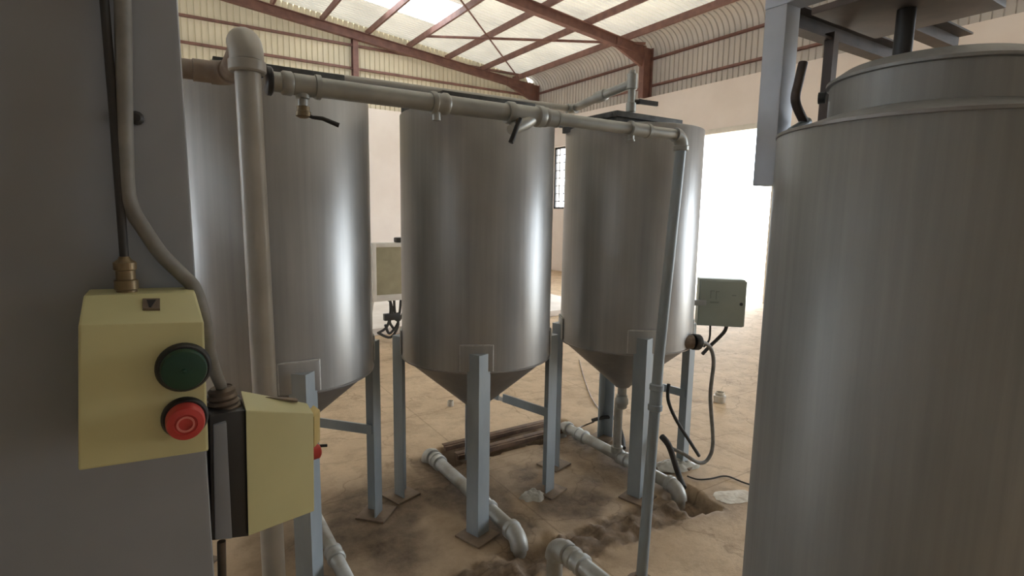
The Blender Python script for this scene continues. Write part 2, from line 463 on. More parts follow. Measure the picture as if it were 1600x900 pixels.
sheet_y('ceiling_4', [(ex, ez), (6.0, deck(6.0)), (-.5, deck(-.5))], SK[1], YG + .2, 'roof')
sheet_y('window_2', [(SK[3], deck(SK[3])), (SK[2], deck(SK[2]))], SK[0], SK[1], 'skylight')
rz = deck(-.5)
sheet_y('ceiling_5', [(-.5, rz), (XL - .4, rz - .109 * (-.5 - XL + .4))], YB - .3, YG + .2, 'roof_opaque')
# gable sheeting (cut under the roof line)
def gable(name, y, mat, x0, x1, z0):
    prof = rib_profile(x0, x1); b = MB(); vs = []; fs = []
    for x, d in prof:
        zt = (deck(x) if x > -.5 else rz + .109 * (x + .5)) - .0
        zt += .07
        if x > ex: zt = 6.5
        vs += [(x, y + d, z0), (x, y + d, zt)]
    for k in range(len(prof) - 1): fs.append((2 * k, 2 * k + 2, 2 * k + 3, 2 * k + 1))
    b.add(vs, fs); return struct(b.build(name, mat, smooth=30))
gable('wall_upper_far', YG + .2, 'clad', XL, XR + .3, 4.9)
gable('wall_upper_near', YB - .3, 'clad_right', XL - .3, XR + .3, 6.25)
b = MB(); b.box((XR + .02, YB, 5.0), (XC, YG + .2, 5.05)); 

# steel frames
def ibeam(p0, p1, w, h, up=(0, 0, 1)):
    t = .016; q = w / 2; g = h / 2
    prof = [(-q, -g), (q, -g), (q, -g + t), (t / 2, -g + t), (t / 2, g - t), (q, g - t), (q, g), (-q, g), (-q, g - t), (-t / 2, g - t), (-t / 2, -g + t), (-q, -g + t)]
    return MB().profile_bar(p0, p1, prof, up)
for yy in (YG - .05, 11.05, 5.7, .35, -5.0):
    struct(ibeam((10.75, yy, roof_z(10.75) - .16), (-.5, yy, roof_z(-.5) - .16), .17, .24).build('rafter', 'steel_red', bevel=0))
    struct(ibeam((-.5, yy, roof_z(-.5) - .16), (XL + .3, yy, roof_z(XL + .3) - .16), .17, .24).build('rafter', 'steel_red'))
    b = ibeam((XR + .02, yy, 5.05), (XR + .02, yy, 6.36), .17, .34, up=(1, 0, 0))
    # haunch plate between column and rafter
    b.hexa([(10.1, yy - .04, roof_z(10.1) - .30), (11.0, yy - .04, 5.85), (11.0, yy + .04, 5.85), (10.1, yy + .04, roof_z(10.1) - .30),
            (10.1, yy - .04, roof_z(10.1) - .05), (11.15, yy - .04, roof_z(11.15)), (11.15, yy + .04, roof_z(11.15)), (10.1, yy + .04, roof_z(10.1) - .05)])
    struct(b.build('column', 'steel_red'))
zc = [(-.03, -.08), (.03, -.08), (.03, -.07), (-.02, -.07), (-.02, .07), (.03, .07), (.03, .08), (-.03, .08)]
for k in range(9):
    x = 10.47 - 1.285 * k
    struct(MB().profile_bar((x, YB, roof_z(x) + .04), (x, YG + .18, roof_z(x) + .04), zc).build('purlin', 'steel_red'))
for z in (5.40, 6.10):
    struct(MB().profile_bar((XC - .07, YB, z), (XC - .07, YG + .15, z), [(a * .9, c * .55) for a, c in zc], (1, 0, 0)).build('girt', 'steel_red'))
for z in (5.38, 6.02, 6.66):
    struct(MB().profile_bar((XL, YG + .13, z), (XR + .2, YG + .13, z), [(a, c * .55) for a, c in zc], (0, 1, 0)).build('girt', 'steel_red'))
for x in (4.95, -1.3, -7.0):
    struct(ibeam((x, YG + .06, 4.93), (x, YG + .06, roof_z(x) - .2), .16, .2, up=(0, 1, 0)).build('gable_post', 'steel_red'))
struct(MB().tube([(6.6, 15.1, roof_z(6.6) - .03), (10.95, 10.85, roof_z(10.95) - .03)], .035, 10).build('brace_tube', 'steel_red'))
struct(MB().tube([(6.0, 12.0, roof_z(6.0) - .06), (10.3, 16.0, roof_z(10.3) - .06)], .022, 10).build('brace_rod', 'steel_red'))

# ================================================================== TANKS
TR = .48
def angle_leg(b, cx, cy, ang, r_corner, z0, z1, w=.095, t=.008):
    """angle iron standing with its corner outwards"""
    d = Vector((math.cos(ang), math.sin(ang), 0)); c = Vector((cx, cy, 0)) + d * r_corner
    e1 = Matrix.Rotation(math.radians(135), 3, 'Z') @ d; e2 = Matrix.Rotation(math.radians(-135), 3, 'Z') @ d
    pr = [c, c + e1 * w, c + e1 * w - Matrix.Rotation(math.radians(45), 3, 'Z') @ d * t * 1.0, None, None, None]
    i = c - d * t * 1.414
    pr = [c, c + e1 * w, i + e1 * (w - t), i, i + e2 * (w - t), c + e2 * w]
    b.ring_sweep([[p + Vector((0, 0, z)) for p in pr] for z in (z0, z1)])
    cap = [c, c + e1 * w, c + e1 * w * .98 + e2 * w * .6, c + e2 * w * .98 + e1 * w * .6, c + e2 * w]
    b.ring_sweep([[p + Vector((0, 0, z)) for p in cap] for z in (z1, z1 + .006)])
    return c
def curved_patch(cx, cy, ang, half, z0, z1, r0, r1, n=8):
    b = MB(); rings = []
    for k in range(n + 1):
        a = ang - half + 2 * half * k / n; d = Vector((math.cos(a), math.sin(a), 0)); c = Vector((cx, cy, 0))
        rings.append([c + d * r0 + Vector((0, 0, z0)), c + d * r1 + Vector((0, 0, z0)), c + d * r1 + Vector((0, 0, z1)), c + d * r0 + Vector((0, 0, z1))])
    return b.ring_sweep(rings)
def tank(cx, cy, ang0, zb, zt, label, lid, tip_z=.63, leg_top=1.10, gap=False, lever=False, lid_up=.02):
    T = thing('settling_tank', label, 'tank', (cx, cy, 0), 'raised silver tanks with cone bottoms')
    c = (cx, cy, 0)
    b = MB(); b.lathe([(TR - .006, zb), (TR, zb + .004), (TR, zt - .006), (TR - .004, zt), (TR - .025, zt), (TR - .025, zt - .03), (TR - .03, zb + .02)], c, seg=128, caps=False)
    b.build('shell', 'tank', T)
    b = MB(); b.lathe([(TR - .004, zb - .004), (TR + .004, zb - .003), (TR + .005, zb + .004), (TR - .001, zb + .008)], c, seg=128, caps=False); b.build('weld_seam', 'cone', T)
    b = MB(); b.lathe([(TR - .005, zb + .002), (TR - .008, zb), (.062, tip_z), (.055, tip_z - .01), (.045, tip_z - .01)], c, seg=96); b.build('cone', 'cone', T)
    b = MB(); b.lathe([(TR - .022, zt - .03), (TR - .022, zt - .012), (.01, zt + .0), (.01, zt - .02)], c, seg=96); b.build('top_plate', 'cone', T)
    lx0, ly0, lx1, ly1 = lid
    z = zt + lid_up; fr = .045
    b = MB()
    b.box((lx0, ly0, z), (lx1, ly0 + fr, z + .035)); b.box((lx0, ly1 - fr, z), (lx1, ly1, z + .035))
    b.box((lx0, ly0 + fr, z), (lx0 + fr, ly1 - fr, z + .035)); b.box((lx1 - fr, ly0 + fr, z), (lx1, ly1 - fr, z + .035))
    b.box((lx0 + fr, ly0 + fr, z + .004), (lx1 - fr, ly1 - fr, z + .028))
    b.box((lx0 + .02, ly0 + .02, zt - .02), (lx1 - .02, ly1 - .02, z + .002))
    b.build('lid', 'lid', T, bevel=.003)
    for k in range(4):
        a = math.radians(ang0 + 90 * k)
        b = MB(); cc = angle_leg(b, cx, cy, a, .545, .008, leg_top)
        L = b.build('leg', 'leg', T)
        d = Vector((math.cos(a), math.sin(a), 0)); pc = cc - d * .04
        b = MB(); R = rotz(a + math.radians(45), pc); b.box((-.095, -.095, 0), (.095, .095, .012), R); b.build('base_plate', 'plate', L, bevel=.003)
        PD = curved_patch(cx, cy, a - .03, .19, zb + .015, zb + .165, TR - .001, TR + .014).build('leg_pad', 'tank', T, bevel=.003)
        rr = TR + .008; wp = []
        for k2, z2 in [(-1, zb + .015), (-1, zb + .168)] + [(q / 4, zb + .168) for q in range(-3, 5)] + [(1, zb + .015)]:
            a2 = a - .03 + .193 * k2; wp.append((cx + rr * math.cos(a2), cy + rr * math.sin(a2), z2))
        MB().tube(wp, .0055, 8).build('weld_bead', 'bead', PD)
    # stretcher between the back and the right leg
    a1 = math.radians(ang0 + 90); a0 = math.radians(ang0)
    p1 = Vector((cx + .49 * math.cos(a1), cy + .49 * math.sin(a1), .58)); p0 = Vector((cx + .49 * math.cos(a0), cy + .49 * math.sin(a0), .56))
    if gap:
        q = p1.lerp(p0, .36); q2 = p1.lerp(p0, .42)
        MB().bar(p1, q, .012, .06).build('stretcher', 'leg', T); MB().bar(q2, p0, .012, .06).build('stretcher', 'leg', T)
        MB().bar(q - Vector((0, 0, .012)), q2 - Vector((0, 0, .012)), .01, .03).build('splice_plate', 'panel_frame', T)
    else:
        MB().bar(p1, p0, .012, .06).build('stretcher', 'leg', T)
    # outlet with ball valve
    b = MB(); b.cyl((cx, cy, tip_z - .07), (cx, cy, tip_z), .034); b.build('outlet', 'pipe', T)
    V = MB().lathe([(.03, 0), (.042, .01), (.042, .03), (.05, .04), (.05, .075), (.042, .085), (.042, .105), (.03, .115)], (cx, cy, tip_z - .185), seg=20).build('valve' if lever else 'coupling', 'dark' if lever else 'pipe', T)
    if lever: b = MB(); b.tube([(cx + .03, cy - .02, tip_z - .125), (cx + .075, cy - .05, tip_z - .125), (cx + .11, cy - .06, tip_z - .10), (cx + .20, cy - .07, tip_z - .11)], [.012, .012, .009, .009], 8); b.build('valve_lever', 'dark', V)
    return T
T1 = tank(.52, 3.17, 0, 1.01, 2.475, 'silver cone-bottomed tank nearest the yellow switch boxes, behind the thick upright pipe', (.22, 2.80, .79, 3.33), .66, 1.12, lever=True, lid_up=.05)
T2 = tank(1.69, 3.08, -27, .985, 2.48, 'middle silver cone-bottomed tank on four blue-grey legs, between two other tanks', (1.27, 2.70, 1.86, 3.3), .63, 1.10, True)
T3 = tank(2.85, 2.90, -29, .985, 2.48, 'silver cone-bottomed tank beside the bright doorway, green-grey box at its side', (2.37, 2.56, 2.96, 3.15), .63, 1.10)

# ================================================================== OVERHEAD PIPE
PY, PZ = 1.9, 2.297
T = thing('overhead_pipe', 'long silver header pipe crossing in front of the three tank tops, then dropping down', 'pipe', (.3, PY, 0))
def xl(x0, x1, r, mat='pipe', name='pipe_run', prof=None):
    b = MB(); b.lathe(prof or [(r, 0), (r, x1 - x0)], (x0, PY, PZ), (1, 0, 0), 28); return b.build(name, mat, T)
xl(.290, .310, .041, 'black', 'end_flange', [(.039, 0), (.044, .004), (.044, .016), (.039, .02)])
xl(.305, .335, .030, 'pipe', 'nipple')
xl(.335, .372, .036, 'pipe', 'coupling', [(.032, 0), (.037, .006), (.037, .031), (.032, .037)])
xl(.372, .455, .034, 'pipe', 'tee', [(.034, 0), (.034, .065), (.039, .067), (.039, .083)])
MB().lathe([(.022, 0), (.022, .02), (.016, .024), (.016, .05)], (.40, PY, PZ - .02), (0, 0, -1), 16).build('tee_branch', 'pipe', T)
V = MB().lathe([(.012, 0), (.02, .004), (.02, .018), (.024, .02), (.024, .034), (.012, .04)], (.40, PY, PZ - .062), (0, 0, -1), 16).build('ball_valve', 'brass', T)
MB().tube([(.40, PY, PZ - .085), (.425, PY - .012, PZ - .098), (.455, PY - .02, PZ - .10), (.505, PY - .03, PZ - .118)], [.006, .006, .007, .008], 8).build('valve_lever', 'dark', V)
xl(.455, .845, .0315)
xl(.845, .915, .038, 'pipe', 'coupling', [(.036, 0), (.040, .005), (.040, .018), (.036, .022), (.036, .044), (.040, .05), (.040, .063), (.036, .07)])
MB().cyl((.868, PY, PZ - .03), (.868, PY, PZ - .062), .016).build('drain_plug', 'pipe', T)
xl(.915, 1.2, .033)
b = MB(); b.lathe([(.040, 0), (.043, .006), (.043, .03), (.037, .034), (.037, .14), (.043, .146), (.043, .17), (.04, .178)], (1.17, PY, PZ), (1, 0, 0), 28)
b.build('tee', 'pipe', T)
V = MB().tube([(1.295, PY, PZ - .008), (1.25, PY - .012, PZ - .034), (1.20, PY - .025, PZ - .058), (1.172, PY - .032, PZ - .072)], [.030, .030, .027, .020], 18).build('branch_valve', 'pipe', T)
b = MB(); b.cyl((1.21, PY - .03, PZ - .05), (1.19, PY - .062, PZ - .04), .012); b.build('valve_stem', 'brass', V)
MB().tube([(1.196, PY - .065, PZ - .03), (1.176, PY - .07, PZ - .065), (1.150, PY - .07, PZ - .125)], [.008, .010, .011], 10).build('valve_lever', 'dark', V)
b = MB(); b.lathe([(.036, 0), (.040, .005), (.040, .02), (.036, .024), (.034, .068), (.036, .07), (.036, .078)], (1.345, PY, PZ), (1, 0, 0), 28); b.build('coupling', 'pipe', T)
xl(1.42, 1.84, .026)
b = MB(); b.lathe([(.028, 0), (.036, .003), (.036, .016), (.030, .02), (.030, .11), (.034, .113), (.034, .13), (.028, .135)], (1.835, PY, PZ), (1, 0, 0), 28); b.build('coupling', 'pipe', T)
MB().lathe([(.016, 0), (.016, .022), (.02, .024), (.02, .032)], (1.85, PY, PZ - .025), (0, 0, -1), 14).build('drain_plug', 'pipe', T)
xl(1.96, 2.14, .026)
b = MB(); b.elbow((2.195, PY, PZ), (-1, 0, 0), (0, 0, -1), .05, .034, 24); b.lathe([(.034, 0), (.038, .004), (.038, .022), (.034, .026)], (2.195, PY, PZ - .075), (0, 0, 1), 24); b.build('elbow', 'pipe', T)
b = MB(); b.tube([(2.195, PY, PZ - .05), (2.085, PY - .03, 1.18), (1.985, PY - .08, .0)], [.027, .027, .029], 24); b.build('drop_pipe', 'leg', T)
b = MB(); b.lathe([(.030, -.075), (.037, -.07), (.037, -.045), (.032, -.04), (.032, .03), (.037, .035), (.037, .06), (.030, .066)], (2.069, PY - .038, .985), Vector((.085, .042, 1)), 24); b.build('coupling', 'leg', T)
MB().lathe([(.075, 0), (.075, .014), (.035, .016), (.035, .05)], (1.985, PY - .08, 0), (0, 0, 1), 28).build('foot_flange', 'plate', T)

# ================================================================== UPRIGHT PIPE AT THE LEFT
LY = 1.6
T = thing('upright_pipe', 'thick cream upright pipe with a rounded elbow on top, left of the tanks', 'pipe', (.21, LY, 0))
pt = Vector((.203, LY, 2.33))
MB().tube([(.211, LY, 0), (.208, LY, 1.4), (.203, LY, 2.27)], .0312, 28).build('riser', 'pipe_white', T)
b = MB(); b.elbow(pt, (0, 1, 0), (0, 0, -1), .055, .041, 26, 10); b.lathe([(.041, 0), (.045, .004), (.045, .028), (.041, .03)], (pt.x, LY, pt.z - .083), (0, 0, 1), 26); b.build('elbow', 'pipe_white', T)
MB().cyl((pt.x, LY + .05, pt.z), (pt.x, LY + .40, pt.z), .031).build('return_pipe', 'pipe_rust', T)
b = MB(); b.elbow((pt.x, LY + .44, pt.z), (0, -1, 0), (-1, 0, 0), .05, .037, 24); b.build('elbow', 'pipe_rust', T)
MB().lathe([(.034, 0), (.034, .05), (.030, .052), (.030, .4), (.036, .402), (.036, .44), (.03, .445), (.03, 1.2)], (pt.x - .05, LY + .44, pt.z), (-1, 0, 0), 24).build('side_pipe', 'pipe_rust', T)
MB().lathe([(.08, 0), (.08, .014), (.042, .016), (.042, .05)], (.213, LY, 0), (0, 0, 1), 28).build('foot_flange', 'plate', T)

# ================================================================== THIN PIPE BEHIND THE TANK TOPS
T = thing('feed_pipe', 'thin pale feed pipe running behind the tank tops to a riser on the farthest tank', 'pipe', (2.75, 2.86, 2.49))
rx, ry = 2.745, 2.83
b = MB(); b.tube([(rx, ry, 2.49), (rx, ry, 2.80)], .026, 18); b.lathe([(.03, 0), (.036, .004), (.036, .03), (.03, .034)], (rx, ry, 2.52), (0, 0, 1), 18); b.lathe([(.028, 0), (.034, .004), (.034, .06), (.028, .064)], (rx, ry, 2.60), (0, 0, 1), 18)
R = b.build('riser', 'pipe', T)
b = MB(); b.lathe([(.030, 0), (.037, .004), (.037, .10), (.030, .104)], (rx, ry, 2.75), (0, 0, 1), 18); b.cyl((rx, ry, 2.85), (rx, ry, 2.875), .02); b.build('tee', 'pipe', T)
e = Vector((rx - .02, ry + .62, 2.71))
b = MB(); b.tube([(rx, ry, 2.79), (rx - .01, ry + .3, 2.755), e], .031, 18); b.lathe([(.033, -.05), (.041, -.045), (.041, .045), (.033, .05)], (rx - .01, ry + .3, 2.755), (-.01, .3, -.035), 18); b.build('sloping_pipe', 'pipe', T)
b = MB(); b.elbow(e, (0, -1, 0), (-1, 0, 0), .05, .036, 18); b.build('elbow', 'pipe', T)
b = MB(); b.tube([e + Vector((-.04, 0, 0)), e + Vector((-1.84, 0, -.02)), e + Vector((-1.88, 0, -.04)), e + Vector((-1.885, 0, -.23))], .024, 18); b.build('pipe_run', 'pipe_white', T)
V = MB().cyl((rx, ry, 2.67), (rx + .05, ry - .03, 2.67), .016).build('valve', 'dark', T)
MB().bar((rx + .04, ry - .03, 2.672), (rx + .20, ry - .05, 2.67), .02, .03).build('valve_lever', 'dark', V)

# ================================================================== FLOOR PIPES
def floor_pipe(label, x, y0, y1, z, r, down0=True, down1=True, cps=(), depth=.08, mat='floorpipe', x1=None):
    """run along Y from y0 (near) to y1 (far), ends bent into the ground"""
    x1 = x if x1 is None else x1
    T = thing('floor_pipe', label, 'pipe', (x, y0, 0), 'silver pipes lying along the floor under the tanks')
    p0 = Vector((x, y0, z)); p1 = Vector((x1, y1, z)); d = (p1 - p0).normalized()
    MB().cyl(p0 + d * (.07 if down0 else 0), p1 - d * (.07 if down1 else 0), r, seg=26).build('pipe_run', mat, T)
    for c, s, dn in ((p0, 1, down0), (p1, -1, down1)):
        if not dn: continue
        b = MB(); b.elbow(c, d * s, (0, 0, -1), .075, r * 1.22, 26)
        b.lathe([(r * 1.22, 0), (r * 1.36, .005), (r * 1.36, .035), (r * 1.22, .04)], c + d * s * .065, d * s, 26)
        b.build('elbow', mat, T)
        b = MB(); b.cyl(c + Vector((0, 0, -.07)), c + Vector((0, 0, -depth - z)), r, seg=24); b.build('down_leg', mat, T)
    for f, L in cps:
        c = p0.lerp(p1, f)
        MB().lathe([(r * 1.12, -L), (r * 1.32, -L + .006), (r * 1.32, -L + .03), (r * 1.16, -L + .034), (r * 1.16, L - .034), (r * 1.32, L - .03), (r * 1.32, L - .006), (r * 1.12, L)], c, d, 26).build('coupling', mat, T)
    return T
floor_pipe('silver floor pipe passing behind the middle tank\'s front leg, both ends turning down', 1.62, 2.42, 3.72, .055, .043, cps=((.30, .06), (.86, .05)))
T = floor_pipe('silver floor pipe under the tank beside the doorway, reaching into the dug trench', 2.86, 2.32, 3.63, .055, .042, cps=((.42, .05), (.80, .06)))
MB().tube([(2.85, 2.93, .50), (2.85, 2.93, .11)], .033, 18).build('branch_pipe', 'floorpipe', T)
b = MB(); b.lathe([(.036, 0), (.045, .004), (.045, .05), (.036, .054)], (2.85, 2.93, .08), (0, 0, 1), 18); b.build('branch_tee', 'floorpipe', T)
floor_pipe('raised silver pipe with an elbow at the bottom edge of the view, nearest the camera', 1.645, .6, 2.06, .22, .042, down0=False, cps=((.88, .05),), depth=.0, x1=1.60)
floor_pipe('silver floor pipe emerging below the yellow switch box at the left', .665, 1.5, 3.55, .07, .036, cps=((.62, .05),), depth=.06)

# steel edging along the trench
g = 'steel angles edging the floor trench'
for y, z, lab in ((3.57, .03, 'rusty steel angle along the near edge of the floor trench'), (3.80, .012, 'rusty steel angle along the far edge of the floor trench')):
    b = MB(); b.bar((1.80, y, z), (2.92, y + .01, z), .035, .035); b.bar((1.80, y + .03, z + .02), (2.92, y + .04, z + .02), .05, .006)
    tag(b.build('trench_edging', 'edging', bevel=.002, origin=(2.3, y, 0)), lab, 'steel angle', g)

# ================================================================== NEAR RIGHT TANK
RX, RY, RR, RZ = 2.292, .886, .48, 2.21
T = thing('mixing_tank', 'large dull grey tank close at the right, motor frame on its top', 'tank', (RX, RY, 0))
c = (RX, RY, 0)
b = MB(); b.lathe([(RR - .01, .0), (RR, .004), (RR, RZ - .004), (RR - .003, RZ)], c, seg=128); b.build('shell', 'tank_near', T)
b = MB(); b.lathe([(RR - .003, RZ - .012), (RR + .004, RZ - .008), (RR + .004, RZ + .002), (RR - .004, RZ + .004)], c, seg=128, caps=False); b.build('weld_seam', 'cone', T)
NR = .315; NZ = RZ + .055
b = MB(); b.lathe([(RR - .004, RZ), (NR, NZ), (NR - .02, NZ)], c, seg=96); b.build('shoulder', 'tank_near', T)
NT = NZ + .125
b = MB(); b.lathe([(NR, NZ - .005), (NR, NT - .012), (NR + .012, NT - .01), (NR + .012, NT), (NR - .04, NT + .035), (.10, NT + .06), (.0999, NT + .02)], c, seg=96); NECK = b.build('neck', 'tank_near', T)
vd = Vector((RX, RY, 0)).normalized(); lf = Vector((-vd.y, vd.x, 0))
q = Vector(c) + lf * (NR + .012) + Vector((0, 0, NT - .03))
MB().cyl(q - vd * .0, q + lf * .025 + Vector((0, 0, .0)), .022, seg=16).build('lug', 'dark', NECK)
# bent lever standing on the shoulder
q = [at(1256, 190, 1.28), at(1243, 158, 1.28), at(1248, 128, 1.28), at(1255, 98, 1.28)]
b = MB(); b.tube(q, .0175, 14, 5); b.build('bent_lever', 'beam_dark', T)
s0 = at(1236, 206, 1.28); s1 = at(1262, 190, 1.28)
MB().tube([s0, s1], .018, 14).build('lever_bracket', 'leg', T)
# motor frame welded to the shell
PX = Vector(c) + lf * (RR + .055) - vd * .0
PX = Vector((PX.x + .025, PX.y - .02, 0))
pw = .046
R = rotz(0, PX)
FT = 2.80
b = MB(); b.box((-pw, -pw, 2.03), (pw, pw, FT), R); b.build('frame_post', 'post', T, bevel=.004)
P2 = Vector(c) - lf * (RR + .055); P2 = Vector((P2.x, P2.y, 0))
b = MB(); b.box((-pw, -pw, 2.01), (pw, pw, FT), rotz(0, P2)); b.build('frame_post', 'post', T, bevel=.004)
b = MB(); b.bar((PX.x, PX.y + pw, FT - .04), (PX.x, P2.y - .1, FT - .04), .10, .08); b.build('frame_beam', 'post', T, bevel=.003)
ch = [(-.03, -.045), (.03, -.045), (.03, -.037), (-.022, -.037), (-.022, .037), (.03, .037), (.03, .045), (-.03, .045)]
b = MB(); b.profile_bar((PX.x, PX.y - .01, FT - .105), (PX.x + 1.0, PX.y - .01, FT - .105), ch); b.build('cross_channel', 'beam_dark', T)
b = MB(); b.profile_bar((PX.x, PX.y - .26, FT - .105), (PX.x + 1.0, PX.y - .26, FT - .105), ch); b.build('cross_channel', 'beam_dark', T)
b = MB(); b.box((PX.x + .30, PX.y - .05, RZ + .02), (PX.x + .34, PX.y - .01, FT - .12)); b.build('brace_strut', 'beam_dark', T)
mz = FT - .135
MO = MB().lathe([(.12, 0), (.12, .03), (.10, .035), (.10, .07), (.145, .08), (.145, .34), (.12, .37), (.1199, .371)], (RX - .02, RY + .1, mz), (0, 0, 1), 32).build('motor', 'motor', T)
b = MB()
for k in range(20):
    a = 2 * math.pi * k / 20; d = Vector((math.cos(a), math.sin(a), 0)); o = Vector((RX - .02, RY + .1, mz))
    b.bar(o + d * .152 + Vector((0, 0, .09)), o + d * .152 + Vector((0, 0, .33)), .005, .018, d)
b.build('cooling_fins', 'motor', MO)
MB().cyl((RX - .02, RY + .1, mz - .2), (RX - .02, RY + .1, mz + .01), .03).build('drive_shaft', 'dark', MO)
b = MB(); b.box((RX - .24, RY - .1, mz - .025), (RX + .24, RY + .32, mz)); b.build('motor_plate', 'beam_dark', T, bevel=.003)
b = MB(); b.box((RX - .02 - .05, RY + .24, mz + .14), (RX - .02 + .05, RY + .30, mz + .24)); b.build('terminal_box', 'yellow', MO, bevel=.006)

# ================================================================== BOX AND CABLES BY THE THIRD TANK
bc = at(1125, 472, 2.62)
yaw = math.atan2(bc.y, bc.x) + math.radians(-90) + math.radians(10)
T = thing('control_box', 'pale green-grey control box hanging at the right side of the tank by the doorway', 'control box', (bc.x, bc.y, bc.z - .18))
R = rotz(yaw, bc)
b = MB(); b.box((-.165, -.05, -.18), (.165, .09, .18), R); b.build('enclosure', 'ebox', T, bevel=.006)
b = MB(); b.box((-.155, -.066, -.172), (.172, -.048, .172), R); D = b.build('door', 'ebox', T, bevel=.005)
b = MB()
for (x0, z0, x1, z1) in ((-.085, .035, -.078, .095), (-.085, .09, -.055, .096), (-.045, .03, -.038, .095), (-.045, .085, -.02, .092), (-.085, .0, -.02, .012)):
    b.box((x0, -.0675, z0), (x1, -.0655, z1), R)
b.build('faded_marking', 'ebox_mark', D)
b = MB(); b.box((.07, -.069, .06), (.10, -.064, .068), R); b.build('name_plate', 'ebox_mark', D)
b = MB(); b.cyl(R @ Vector((.14, -.07, .0)), R @ Vector((.14, -.055, .0)), .012); b.build('lock', 'dark', D)
side = Vector((2.85, 2.90, bc.z)); dd = (Vector((bc.x, bc.y, bc.z)) - side); dd.z = 0; dd.normalize()
MB().bar(side + dd * (TR + .001), side + dd * (TR + .26) , .04, .04).build('bracket', 'leg', T)
MB().tube([R @ Vector((-.06, .0, -.18)), R @ Vector((-.06, 0, -.30)), R @ Vector((-.10, 0, -.36))], .008, 8, 3).build('cable', 'rubber', T)
MB().tube([R @ Vector((.06, .0, -.18)), R @ Vector((.04, 0, -.24)), R @ Vector((-.06, 0, -.36)), R @ Vector((-.10, .02, -.42))], .014, 8, 4).build('cable', 'rubber', T)

h0 = at(1044, 533, 2.52); h1 = at(1082, 534, 2.44); h2 = at(1096, 535, 2.43)
T = thing('tank_heater', 'brown cylindrical heater fitting with black cap, low on the tank by the doorway', 'fitting', tuple(h1))
MB().cyl(h0, h1, .048, seg=24).build('body', 'gland', T)
MB().lathe([(.052, 0), (.056, .006), (.056, .05), (.045, .06)], h1, (h2 - h1), 24).build('cap', 'black', T)
cp = [at(1094, 534, 2.43), at(1108, 541, 2.43), at(1115, 565, 2.43), at(1110, 620, 2.44), at(1114, 690, 2.46), at(1107, 716, 2.48), at(1092, 723, 2.50), at(1066, 708, 2.55), at(1048, 700, 2.6)]
b = MB(); b.tube(cp, .014, 12, 6); tag(b.build('conduit', 'conduit', origin=tuple(cp[4])), 'grey flexible conduit looping from the heater cap down towards the floor', 'conduit')
cp = [at(1045, 600, 2.55), at(1044, 625, 2.52), at(1056, 655, 2.50), at(1078, 690, 2.48), at(1092, 712, 2.49)]
b = MB(); b.tube(cp, .0125, 10, 6); tag(b.build('cable', 'rubber', origin=tuple(cp[2])), 'dark cable sagging diagonally past the doorway tank\'s right leg', 'cable')
def fl(px, py, z=0.0):
    d = ray(px, py); t = (z - EYE.z) / d.z; return EYE + d * t
cp = [at(1034, 682, 2.42), at(1046, 698, 2.36), fl(1058, 735, .09), fl(1068, 762, .03)]
b = MB(); b.tube(cp, .021, 12, 6); tag(b.build('hose', 'rubber', origin=tuple(cp[2])), 'short black hose bending into the hole beside the drop pipe', 'hose')
cp = [fl(1074, 744, .012), fl(1090, 749, .012), fl(1110, 748, .012), fl(1135, 744, .012), fl(1165, 755, .012), fl(1230, 775, .012)]
b = MB(); b.tube(cp, .006, 8, 6); tag(b.build('wire', 'rubber', origin=tuple(cp[2])), 'thin black wire lying across the floor towards the near right tank', 'wire')
cp = [fl(925, 657, .16), fl(945, 652, .18), fl(962, 655, .16), fl(972, 680, .05), fl(975, 700, .02)]
b = MB(); b.tube(cp, .016, 10, 5); tag(b.build('hose', 'rubber', origin=tuple(cp[2])), 'black hose draped behind the doorway tank\'s outlet pipe', 'hose')
cp = [fl(905, 668, .01), fl(915, 664, .01), fl(928, 659, .10)]
b = MB(); b.tube(cp, .007, 8, 4); tag(b.build('wire', 'gland', origin=tuple(cp[0])), 'thin brown wire end on the dirt near the trench', 'wire')
cp = [fl(905, 563), fl(912, 590), fl(922, 618), fl(935, 640)]
b = MB(); b.tube([p + Vector((0, 0, .006)) for p in cp], .005, 6, 5); tag(b.build('wire', 'gland', origin=tuple(cp[0])), 'hair-thin wire trailing over the open floor behind the tank by the doorway', 'wire')

p = fl(704, 634)
T = thing('pipe_stub', 'short white pipe stub standing on the open floor behind the middle tank', 'pipe stub', tuple(p))
MB().lathe([(.03, 0), (.03, .05), (.026, .052), (.026, .0)], p, (0, 0, 1), 20).build('body', 'pot', T)
